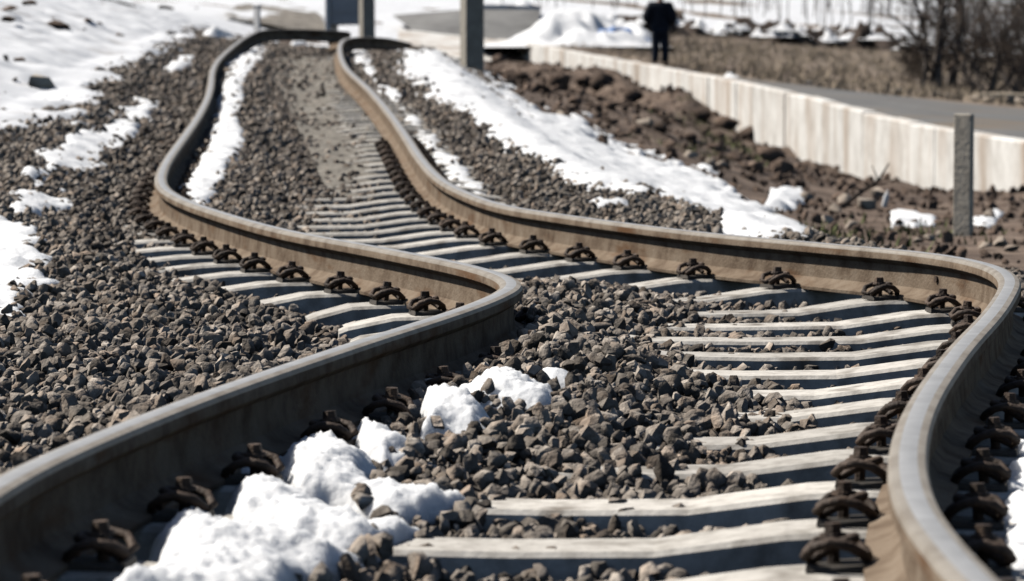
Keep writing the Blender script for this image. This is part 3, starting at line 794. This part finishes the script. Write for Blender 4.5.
# big snow pile right of the abutment
for (px, py, y, rx, ry, h, sd, lab) in ((575, 44, 117, 3.4, 6, 1.25, 3, 'big white heap of cleared snow beside the grey abutment'),
                                        (615, 44, 119, 2.2, 4, 1.0, 8, 'lower lumpy snow heap with bluish hollows next to the standing person'),
                                        (520, 26, 131, 3.6, 6, 1.2, 12, 'snow heap rising behind the grey abutment')):
    p = at(px, py, y); z0 = float(U(p[0], y))
    tag(link('snow_heap', mound_mesh('snow_heap', rx, ry, h, sd, M['snow'], 46, .4), loc=(p[0], y, z0 - .05)), lab, 'snow heap')
# blue tarpaulin lying on the lower heap
p = at(612, 36, 117); z0 = float(U(p[0], 117))
tp = mound_mesh('tarpaulin', 1.3, 1.2, .45, 21, M['tarp'], 30, .5)
tag(link('tarpaulin', tp, loc=(p[0], 115.6, z0 + .25)), 'crumpled blue tarpaulin lying on the snow heap behind the wall', 'tarpaulin')

# dark earth mounds with snow left on them, along the far side of the field
GM = 'dark earth mounds along the far side of the field'
rr = random.Random(4)
for k in range(30):
    px = 600 + k * 15.5 + rr.uniform(-7, 7); y = 205 + rr.uniform(-14, 22)
    p = at(px, 40, y); z0 = float(U(p[0], y))
    rx, ry, h = rr.uniform(1.2, 2.6), rr.uniform(1.5, 3.0), rr.uniform(.5, 1.2)
    o = link('earth_mound', mound_mesh('earth_mound', rx, ry, h, 50 + k, M['moundearth'], 18, .5), loc=(p[0], y, z0 - .1))
    tag(o, 'dark earth mound with melting snow at the far edge of the field', 'mound', GM)
    for q in range(rr.randint(1, 3)):
        sx, sy = rr.uniform(.4, 1.3), rr.uniform(.5, 1.1)
        link('snow_cap', mound_mesh('snow_cap', sx, sy, .3, 90 + k * 3 + q, M['snow'], 12, 1.1), parent=o, loc=(rr.uniform(-.6, .6) * rx, -rr.uniform(.2, .8) * ry, h * rr.uniform(.3, .75)))
# snow lying on the hillside beyond the mounds
sf = sheet('snow_field', np.concatenate([-np.geomspace(300, 1, 30), np.linspace(0, 90, 60), np.geomspace(92, 400, 20)]), np.geomspace(240, 1400, 60), lambda A, Yy: A + 0 * Yy,
           lambda Xx, Yy: U(Xx, Yy) + .05 + .25 * fbm(Xx * .12, Yy * .08, 61, 3), M['snowfar'])
tag(link('snow_field', sf), kind='structure')
# snow behind the kink, left of the abutment
for (px, py, y, rx, ry, h, sd, lab) in ((330, 26, 92, 1.5, 7, .35, 31, 'snow strip on the slope in front of the grey cabinet'), (298, 20, 84, .5, 4, .25, 32, 'narrow snow drift on the gravel behind the rail kink'),
                                        (385, 24, 96, 1.0, 6, .35, 33, 'snow drift between the kinked rails and the grey abutment'), (222, 10, 78, .9, 5, .4, 34, 'snow ridge behind the gravel next to the white marker')):
    p = at(px, py, y); z0 = float(G(p[0], y))
    tag(link('snow_drift', mound_mesh('snow_drift', rx, ry, h, sd, M['snow'], 30, .4), loc=(p[0], y, z0 - .04)), lab, 'snow drift')

# snow lying on the slope behind the kinked track
ss_ = sheet('snow_slope', np.concatenate([-np.geomspace(200, .5, 60), np.linspace(0, 1.0, 4)]), np.linspace(98, 246, 90), lambda A, Yy: A * 1.0 - 2.0 - .012 * (Yy - 125) - np.interp(Yy, [98, 125], [2.2, 0]), lambda Xx, Yy: np.where(Yy < 126, G(Xx, Yy), U(Xx, Yy)) + .03 + .14 * fbm(Xx * .4, Yy * .12, 66, 3), M['snowfar'])
tag(link('snow_slope', ss_), kind='structure')
fg = sheet('gravel_path', np.linspace(-1, 1, 24), np.linspace(119, 152, 60), lambda A, Yy: -8.1 * Yy / 124 + A * np.interp(Yy, [119, 152], [1.75, 1.3]) + .25 * fbm(A * 3, Yy * .4, 88, 2),
           lambda Xx, Yy: np.where(Yy < 126, G(Xx, Yy), U(Xx, Yy)) + .16 + .12 * fbm(Xx * 1.5, Yy * .6, 89, 3), M['fargravel'])
tag(link('gravel_path', fg), kind='structure')
# far thicket on the snowy hillside
bm = bmesh.new()
rr = random.Random(9)
for k in range(420):
    x = rr.uniform(-20, 75); y = rr.uniform(262, 330); z = float(U(x, y)); h = rr.uniform(2.5, 6)
    l = rr.uniform(-.6, .6)
    bm_tube(bm, [(x, y, z - .2), (x + l * .4, y, z + h * .55), (x + l, y, z + h)], [.05, .035, .012], 3, False)
    for b in range(4):
        t = rr.uniform(.35, .9); dx = rr.uniform(-.9, .9)
        bm_tube(bm, [(x + l * t, y, z + h * t), (x + l * t + dx, y, z + h * t + rr.uniform(.5, 1.3))], [.025, .008], 3, False)
tag(link('thicket', bm_mesh('thicket', bm, M['bark'])), 'far thicket of bare grey saplings on the snowy hillside', 'thicket', kind='stuff')

# ------------------------------------------------------------------ bare shrubs at the edge of the yard
def bare_shrub(x, y, z, h, stems, seed, label, spread=.5, thick=.05):
    r = random.Random(seed)
    root = empty('bare_shrub', (x, y, z)); tag(root, label, 'shrub', 'leafless shrubs behind the paved yard')
    bt, bw = bmesh.new(), bmesh.new()
    def grow(p, d, ln, rad, lev):
        pts = [p]; q = p.copy(); dd = d.copy(); n = 4
        for k in range(n):
            dd = (dd + Vector((r.gauss(0, .16), r.gauss(0, .16), r.gauss(0, .10) + .04))).normalized()
            q = q + dd * (ln / n); pts.append(q.copy())
        rads = [rad * (1 - .6 * k / n) for k in range(n + 1)]
        bm_tube(bt if lev == 0 else bw, pts, rads, 5 if lev == 0 else 3, False)
        if lev >= 3: return
        for k in range((7, 6, 5)[lev]):
            t = r.uniform(.12, 1.0); i = min(int(t * n), n - 1); f = t * n - i
            s = pts[i].lerp(pts[i + 1], f)
            nd = (dd + Vector((r.gauss(0, .75), r.gauss(0, .75), r.gauss(.12, .5)))).normalized()
            grow(s, nd, ln * r.uniform(.34, .62), max(rads[i] * .5, .005), lev + 1)
    for k in range(stems):
        d = Vector((r.gauss(0, spread), r.gauss(0, spread), 1)).normalized()
        grow(Vector((r.uniform(-.3, .3), r.uniform(-.2, .2), -.1)), d, h * r.uniform(.65, 1.05), thick * r.uniform(.5, 1.1), 0)
    link('trunk', bm_mesh('trunk', bt, M['bark']), parent=root)
    link('twigs', bm_mesh('twigs', bw, M['twig']), parent=root)
for (px, y, h, st, sd, sp, th, lab) in ((932, 86, 3.8, 3, 1, .14, .10, 'upright leafless shrub with a thick dark trunk next to the open field'), (957, 88, 4.0, 3, 2, .12, .09, 'leafless shrub with a pale straight stem between darker bushes'),
                                        (985, 86, 3.0, 8, 3, .5, .05, 'wide tangled leafless bush above the pale log'), (1015, 84, 3.2, 8, 4, .5, .05, 'dense dark leafless bush behind the short concrete post'),
                                        (1045, 86, 3.4, 7, 5, .45, .06, 'leafless bush at the end of the row past the pale log'), (970, 91, 3.0, 8, 6, .5, .045, 'low twiggy bush half hidden behind the tangled bush'),
                                        (1030, 92, 3.4, 8, 8, .5, .05, 'twiggy bush hidden deepest in the thicket row'), (918, 90, 1.3, 8, 7, .6, .02, 'knee-high brown brush at the foot of the upright shrub')):
    d = ray(px, 60); x = d[0] * y
    bare_shrub(x, y, float(U(x, y)), h, st, sd, lab, sp, th)

# stones and a log along the yard's edge
rr = random.Random(12)
pr = [rock_mesh('field_stone', M['palerock'], 15, 300 + k, (1, .8, .6), .2) for k in range(5)]
for k, px in enumerate((808, 893, 898, 936, 948, 962, 975, 990, 1008, 1018)):
    y = 76 + rr.uniform(-1.2, 1.2); x = ray(px, 60)[0] * y; s = rr.uniform(.16, .36)
    o = link('field_stone', pr[k % 5], loc=(x, y, float(U(x, y)) + s * .12), rot=(0, 0, rr.uniform(0, 6))); o.scale = (s * 1.2, s, s)
    tag(o, 'pale stone lying at the edge of the grey paved yard', 'stone', 'stones along the yard edge')
bm = bmesh.new(); bm_tube(bm, [(-.75, 0, .06), (-.3, .03, .09), (.2, 0, .085), (.8, -.04, .07)], [.075, .085, .08, .06], 8)
x = ray(1003, 60)[0] * 78
tag(link('log', bm_mesh('log', bm, M['deadwood'], True, 50), loc=(x, 78, float(U(x, 78)))), 'pale bare log lying in front of the tangled bushes', 'log')
# snow scrap on the wall's verge
p = at(700, 71, 79.5)
tag(link('snow_drift', mound_mesh('snow_drift', .33, .6, .16, 71, M['snow'], 14, .6), loc=(float(wall_x(79.5)) + .75, 79.5, float(U(wall_x(79.5) + .75, 79.5)))), 'small snow scrap on the verge just behind the cream wall', 'snow drift')

# dry grass on the field, green tufts on the dirt mound
def grass(name, pts, hmin, hmax, mat, label, w=.02, n=5, seed=0):
    r = random.Random(seed); vs = []; fs = []
    for (x, y, z) in pts:
        for k in range(n):
            a = r.uniform(0, 6.28); h = r.uniform(hmin, hmax); l = r.uniform(.1, 1.3) * h
            bx, by = x + r.gauss(0, .08), y + r.gauss(0, .08)
            px, py = math.cos(a + 1.57) * w, math.sin(a + 1.57) * w
            i = len(vs)
            vs += [(bx - px, by - py, z - .02), (bx + px, by + py, z - .02), (bx + math.cos(a) * l, by + math.sin(a) * l, z + h)]
            fs.append((i, i + 1, i + 2))
    return tag(link(name, mesh(name, vs, fs, M[mat])), label, 'grass', kind='stuff')
pts = []
for k in range(3000):
    y = 72 + 130 * rng.random() ** 1.4; px = rng.uniform(560, 1060); x = ray(px, 60)[0] * y
    if y < 78 and x < wall_x(y) + .4 + float(rd_w(y)): continue
    if x < wall_x(min(y, 124)) + .5: continue
    pts.append((x, y, float(U(x, y))))
grass('dry_grass', pts, .04, .24, 'grass', 'dry brown grass covering the field behind the wall', .016, 7, 2)
pts = []
for (px, py, n) in ((700, 128, 60), (735, 148, 50), (668, 118, 30), (720, 135, 40), (915, 235, 20), (828, 238, 25), (690, 150, 30)):
    c = ground_hit(px, py)
    if c is None: continue
    for k in range(n):
        x, y = c[0] + rng.normal(0, .3), c[1] + rng.normal(0, 1.0)
        pts.append((x, y, float(G(x, y))))
grass('grass_tufts', pts, .025, .085, 'greengrass', 'sparse green grass tufts on the brown dirt mound below the wall', .012, 6, 3)

# ------------------------------------------------------------------ rubble on the dirt slope
clods = [rock_mesh('earth_clod', M['clod'], 24, 500 + k, (1, .85, .62), .14) for k in range(6)]
n = 11000
Yc = 8 + 104 * rng.random(n) ** 1.3; Xc = rng.uniform(-2, 9, n)
us = Xc - cxs(Yc)
kp = (us > 2.3) & (Xc < wall_x(Yc) - .05)
Xc, Yc = Xc[kp], Yc[kp]
Zc = G(Xc, Yc); PXc, PYc = project(Xc, Yc, Zc)
kp = (PXc > 380) & (PXc < 1500)
for poly in SNOW:
    sd = poly_sd(PXc, PYc, poly); kp &= ~((sd > 0) & (rng.random(len(Xc)) > .06))
Xc, Yc, Zc = Xc[kp], Yc[kp], Zc[kp]
sc = (.03 + .11 * rng.random(len(Xc)) ** 3.5) * np.interp(Yc, [17, 40, 80], [.7, 1.1, 1.7])
tag(instanced('earth_clods', np.stack([Xc, Yc, Zc + sc * .1], 1), rng.uniform(0, 6.28, (len(Xc), 3)), np.stack([sc * 1.3, sc, sc * .9], 1), rng.integers(0, 6, len(Xc)), clods),
    'loose brown earth clods and gravel on the slope below the wall', 'soil', kind='stuff')
big = [(560, 86, .55), (585, 84, .45), (602, 86, .6), (632, 98, .5), (655, 112, .35), (540, 92, .4), (520, 80, .4), (498, 62, .4), (700, 118, .5), (726, 128, .55), (748, 140, .6), (770, 160, .6), (782, 172, .5), (755, 170, .4), (735, 160, .35),
       (715, 150, .3), (690, 140, .3), (660, 130, .3), (610, 108, .3), (575, 104, .3), (800, 186, .3), (840, 200, .3)]
br = [rock_mesh('rubble_rock', M['clod'], 34, 600 + k, (1, .85, .7), .16) for k in range(5)]
for k, (px, py, s) in enumerate(big):
    c = ground_hit(px, py)
    if c is None: continue
    s *= np.interp(c[1], [25, 60, 90], [.45, .9, 1.2])
    o = link('rubble_rock', br[k % 5], loc=(c[0], c[1], c[2] + s * .12), rot=(rr.uniform(-.3, .3), rr.uniform(-.3, .3), rr.uniform(0, 6))); o.scale = (s, s, s)
    tag(o, 'brown broken rock in the rubble heaped below the cream wall', 'rock', 'brown rocks in the rubble below the wall')
pale = [(645, 124, .2), (690, 158, .18), (712, 166, .22), (722, 168, .18), (845, 205, .28), (868, 208, .3), (835, 214, .25), (828, 222, .2), (990, 218, .2), (1000, 245, .2), (1012, 250, .16), (985, 248, .14), (930, 240, .16), (918, 243, .13), (560, 118, .18), (880, 196, .25), (805, 200, .2), (940, 236, .14), (852, 228, .18)]
pl = [rock_mesh('pale_stone', M['palerock'], 16, 700 + k, (1, .8, .7), .25) for k in range(5)]
for k, (px, py, s) in enumerate(pale):
    c = ground_hit(px, py)
    if c is None: continue
    s *= np.interp(c[1], [20, 40, 60], [.5, .9, 1.2])
    o = link('pale_stone', pl[k % 5], loc=(c[0], c[1], c[2] + s * .15), rot=(rr.uniform(-.3, .3), rr.uniform(-.3, .3), rr.uniform(0, 6))); o.scale = (s * 1.2, s, s)
    tag(o, 'pale tan stone lying on the brown soil below the wall', 'stone', 'pale stones on the brown soil')
# broken branch and white bottle against the wall
c = ground_hit(868, 205)
if c is not None:
    bm = bmesh.new()
    bm_tube(bm, [(-.55, 0, -.02), (-.1, .1, .32), (.25, .15, .55), (.5, .2, .95)], [.05, .045, .035, .015], 6)
    bm_tube(bm, [(.25, .15, .55), (.1, .1, .9)], [.025, .008], 5); bm_tube(bm, [(-.1, .1, .32), (-.5, 0, .5)], [.03, .01], 5); bm_tube(bm, [(.1, .12, .43), (.5, .1, .5)], [.03, .01], 5)
    bmesh.ops.scale(bm, vec=(.42, .42, .42), verts=bm.verts); tag(link('branch', bm_mesh('branch', bm, M['log'], True, 50), loc=tuple(c)), 'dark broken branch leaning towards the stained wall', 'branch')
    c2 = ground_hit(884, 206)
    bm = bmesh.new()
    prof = [(.0, .0), (.075, 0), (.08, .03), (.08, .32), (.05, .4), (.028, .43), (.028, .5), (0, .5)]
    vs = []; nseg = 14
    rings = [[bm.verts.new((r_ * math.cos(6.2832 * k / nseg), r_ * math.sin(6.2832 * k / nseg), z_)) for k in range(nseg)] for r_, z_ in prof[1:-1]]
    for r0, r1 in zip(rings, rings[1:]):
        for k in range(nseg): bm.faces.new((r0[k], r0[(k + 1) % nseg], r1[(k + 1) % nseg], r1[k]))
    bm.faces.new(rings[0][::-1]); bm.faces.new(rings[-1])
    bmesh.ops.scale(bm, vec=(.32, .32, .32), verts=bm.verts); tag(link('plastic_bottle', bm_mesh('plastic_bottle', bm, M['bottle'], True, 50), loc=(c2[0], c2[1], c2[2] - .01), rot=(.1, .22, 0)), 'white plastic bottle stuck upright beside the broken branch', 'bottle')

# ------------------------------------------------------------------ things on the snowy bank
c = ground_hit(40, 97)
o = link('boulder', rock_mesh('boulder', M['postwarm'], 20, 801, (1, .8, .75), .25), loc=(c[0], c[1], c[2] + .12), rot=(.1, .2, .6)); o.scale = (.27, .26, .24)
tag(o, 'tan boulder lying on the snowy bank', 'boulder')
c = ground_hit(166, 14)
bm = bmesh.new(); bm_tube(bm, [(-.2, .1, .12), (-.05, 0, .12), (.1, 0, .09), (.22, -.1, .06)], [.05, .055, .05, .035], 7)
tag(link('charred_log', bm_mesh('charred_log', bm, M['log'], True, 50), loc=(c[0], c[1], c[2] + .08)), 'short dark log lying across the snow near the top of the bank', 'log')
bs = [rock_mesh('bank_stone', M['clod'], 14, 820 + k, (1, .7, .5), .25) for k in range(3)]
for k, (px, py, s) in enumerate(((88, 28, .16), (99, 31, .12), (50, 26, .1), (58, 33, .3), (66, 35, .22), (8, 16, .2), (10, 28, .2), (30, 10, .18), (122, 42, .14), (196, 11, .13), (20, 70, .1))):
    c = ground_hit(px, py)
    if c is None: continue
    o = link('bank_stone', bs[k % 3], loc=(c[0], c[1], c[2] + .10), rot=(0, 0, rr.uniform(0, 6))); o.scale = (s * 1.6, s * 1.4, s)
    tag(o, 'dark clod showing through the melting snow of the bank', 'clod', 'dark clods in the snowy bank')

# ------------------------------------------------------------------ the person standing behind the wall
def skinned(name, joints, bones, mat, parent=None, sub=2):
    me = bpy.data.meshes.new(name)
    keys = list(joints)
    me.from_pydata([joints[k][0] for k in keys], [(keys.index(a), keys.index(b)) for a, b in bones], [])
    o = link(name, me, parent=parent)
    me.materials.append(mat)
    o.modifiers.new('skin', 'SKIN')
    if not me.skin_vertices: me.skin_vertices.new()
    for k, v in zip(keys, me.skin_vertices[0].data):
        r = joints[k][1]; v.radius = (r if isinstance(r, tuple) else (r, r)); v.use_root = False
    me.skin_vertices[0].data[0].use_root = True
    s = o.modifiers.new('sub', 'SUBSURF'); s.levels = sub; s.render_levels = sub
    return o
yp = 88.5; xp = ray(660, 60)[0] * yp; zp = float(U(xp, yp))
J = {'pelvis': ((0, 0, .95), (.15, .11)), 'waist': ((0, 0, 1.10), (.145, .11)), 'chest': ((0, 0, 1.30), (.17, .12)), 'collar': ((0, 0, 1.44), (.10, .08)), 'neck': ((0, -.01, 1.52), .055), 'jaw': ((0, -.03, 1.60), (.068, .075)),
     'skull': ((0, -.01, 1.70), (.078, .092)), 'crown': ((0, 0, 1.76), (.05, .06)),
     'shl': ((-.19, 0, 1.40), .065), 'ell': ((-.31, .05, 1.13), .055), 'wrl': ((-.20, -.12, .98), .036), 'hal': ((-.15, -.15, .93), (.035, .025)),
     'shr': ((.19, 0, 1.40), .065), 'elr': ((.31, .05, 1.13), .055), 'wrr': ((.20, -.12, .98), .036), 'har': ((.15, -.15, .93), (.035, .025)),
     'hil': ((-.09, 0, .88), .085), 'knl': ((-.11, -.01, .48), .06), 'anl': ((-.12, .01, .09), .042), 'tol': ((-.135, -.14, .035), .034),
     'hir': ((.09, 0, .88), .085), 'knr': ((.10, -.01, .48), .06), 'anr': ((.11, .01, .09), .042), 'tor': ((.13, -.14, .035), .034)}
BN = [('pelvis', 'waist'), ('waist', 'chest'), ('chest', 'collar'), ('collar', 'neck'), ('neck', 'jaw'), ('jaw', 'skull'), ('skull', 'crown'), ('collar', 'shl'), ('shl', 'ell'), ('ell', 'wrl'), ('wrl', 'hal'), ('collar', 'shr'), ('shr', 'elr'), ('elr', 'wrr'), ('wrr', 'har'),
      ('pelvis', 'hil'), ('hil', 'knl'), ('knl', 'anl'), ('anl', 'tol'), ('pelvis', 'hir'), ('hir', 'knr'), ('knr', 'anr'), ('anr', 'tor')]
for sfx, s in (('l', -1), ('r', 1)):             # four fingers and a thumb on each hand, curled into the jacket front
    for f, (dx, ln) in enumerate(((-.024, .06), (-.008, .07), (.008, .066), (.024, .052))):
        b = J['ha' + sfx][0]
        J['f%d%s' % (f, sfx)] = ((b[0] - s * .02, b[1] - .02, b[2] + dx), .010); J['g%d%s' % (f, sfx)] = ((b[0] - s * (.02 + ln), b[1] - .01, b[2] + dx), .008)
        BN += [('ha' + sfx, 'f%d%s' % (f, sfx)), ('f%d%s' % (f, sfx), 'g%d%s' % (f, sfx))]
    J['th' + sfx] = ((J['wr' + sfx][0][0] - s * .06, -.16, 1.0), .010); BN.append(('wr' + sfx, 'th' + sfx))
person = skinned('person', J, BN, M['skin'])
person.location = (xp, yp, zp + .0); person.scale = (1.1, 1.08, 1.06); person.rotation_euler = (0, 0, math.radians(172))
tag(person, 'person in a dark navy jacket and trousers standing with back turned behind the wall', 'person')
def grow(keys, add, extra=None):
    d = {}
    for k in keys:
        p, r = J[k]; r = r if isinstance(r, tuple) else (r, r); d[k] = (p, (r[0] + add, r[1] + add))
    if extra: d.update(extra)
    return d
jk = grow(['waist', 'pelvis', 'chest', 'collar', 'shl', 'ell', 'wrl', 'shr', 'elr', 'wrr'], .062, {'hem': ((0, 0, .80), (.24, .18)), 'nk': ((0, 0, 1.50), (.075, .07))})
skinned('jacket', jk, [('waist', 'chest'), ('waist', 'pelvis'), ('pelvis', 'hem'), ('chest', 'collar'), ('collar', 'nk'), ('collar', 'shl'), ('shl', 'ell'), ('ell', 'wrl'), ('collar', 'shr'), ('shr', 'elr'), ('elr', 'wrr')], M['navy'], person)
tr = grow(['pelvis', 'hil', 'knl', 'anl', 'hir', 'knr', 'anr'], .042)
skinned('trousers', tr, [('pelvis', 'hil'), ('hil', 'knl'), ('knl', 'anl'), ('pelvis', 'hir'), ('hir', 'knr'), ('knr', 'anr')], M['trouser'], person)
hr = {'a': ((0, .012, 1.70), (.088, .098)), 'b': ((0, .02, 1.765), (.065, .075)), 'c': ((0, .035, 1.63), (.07, .06))}
skinned('hair', hr, [('a', 'b'), ('a', 'c')], M['hair'], person)
for sfx in 'lr':
    a, t_ = J['an' + sfx][0], J['to' + sfx][0]
    skinned('shoe', {'a': ((a[0], a[1] + .02, .06), (.05, .055)), 'b': ((t_[0], t_[1], .045), (.05, .042)), 'c': ((t_[0], t_[1] - .06, .04), (.04, .035))}, [('a', 'b'), ('b', 'c')], M['shoe'], person)
# a nose and ears finish the head
bm = bmesh.new()
for (x, y, z, sx, sy, sz) in ((0, -.118, 1.655, .014, .022, .022), (-.086, 0, 1.655, .012, .02, .032), (.086, 0, 1.655, .012, .02, .032)):
    bmesh.ops.create_icosphere(bm, subdivisions=1, radius=1, matrix=Matrix.Translation((x, y, z)) @ Matrix.Diagonal((sx, sy, sz, 1)))
link('nose_and_ears', bm_mesh('nose_and_ears', bm, M['skin'], True), parent=person)
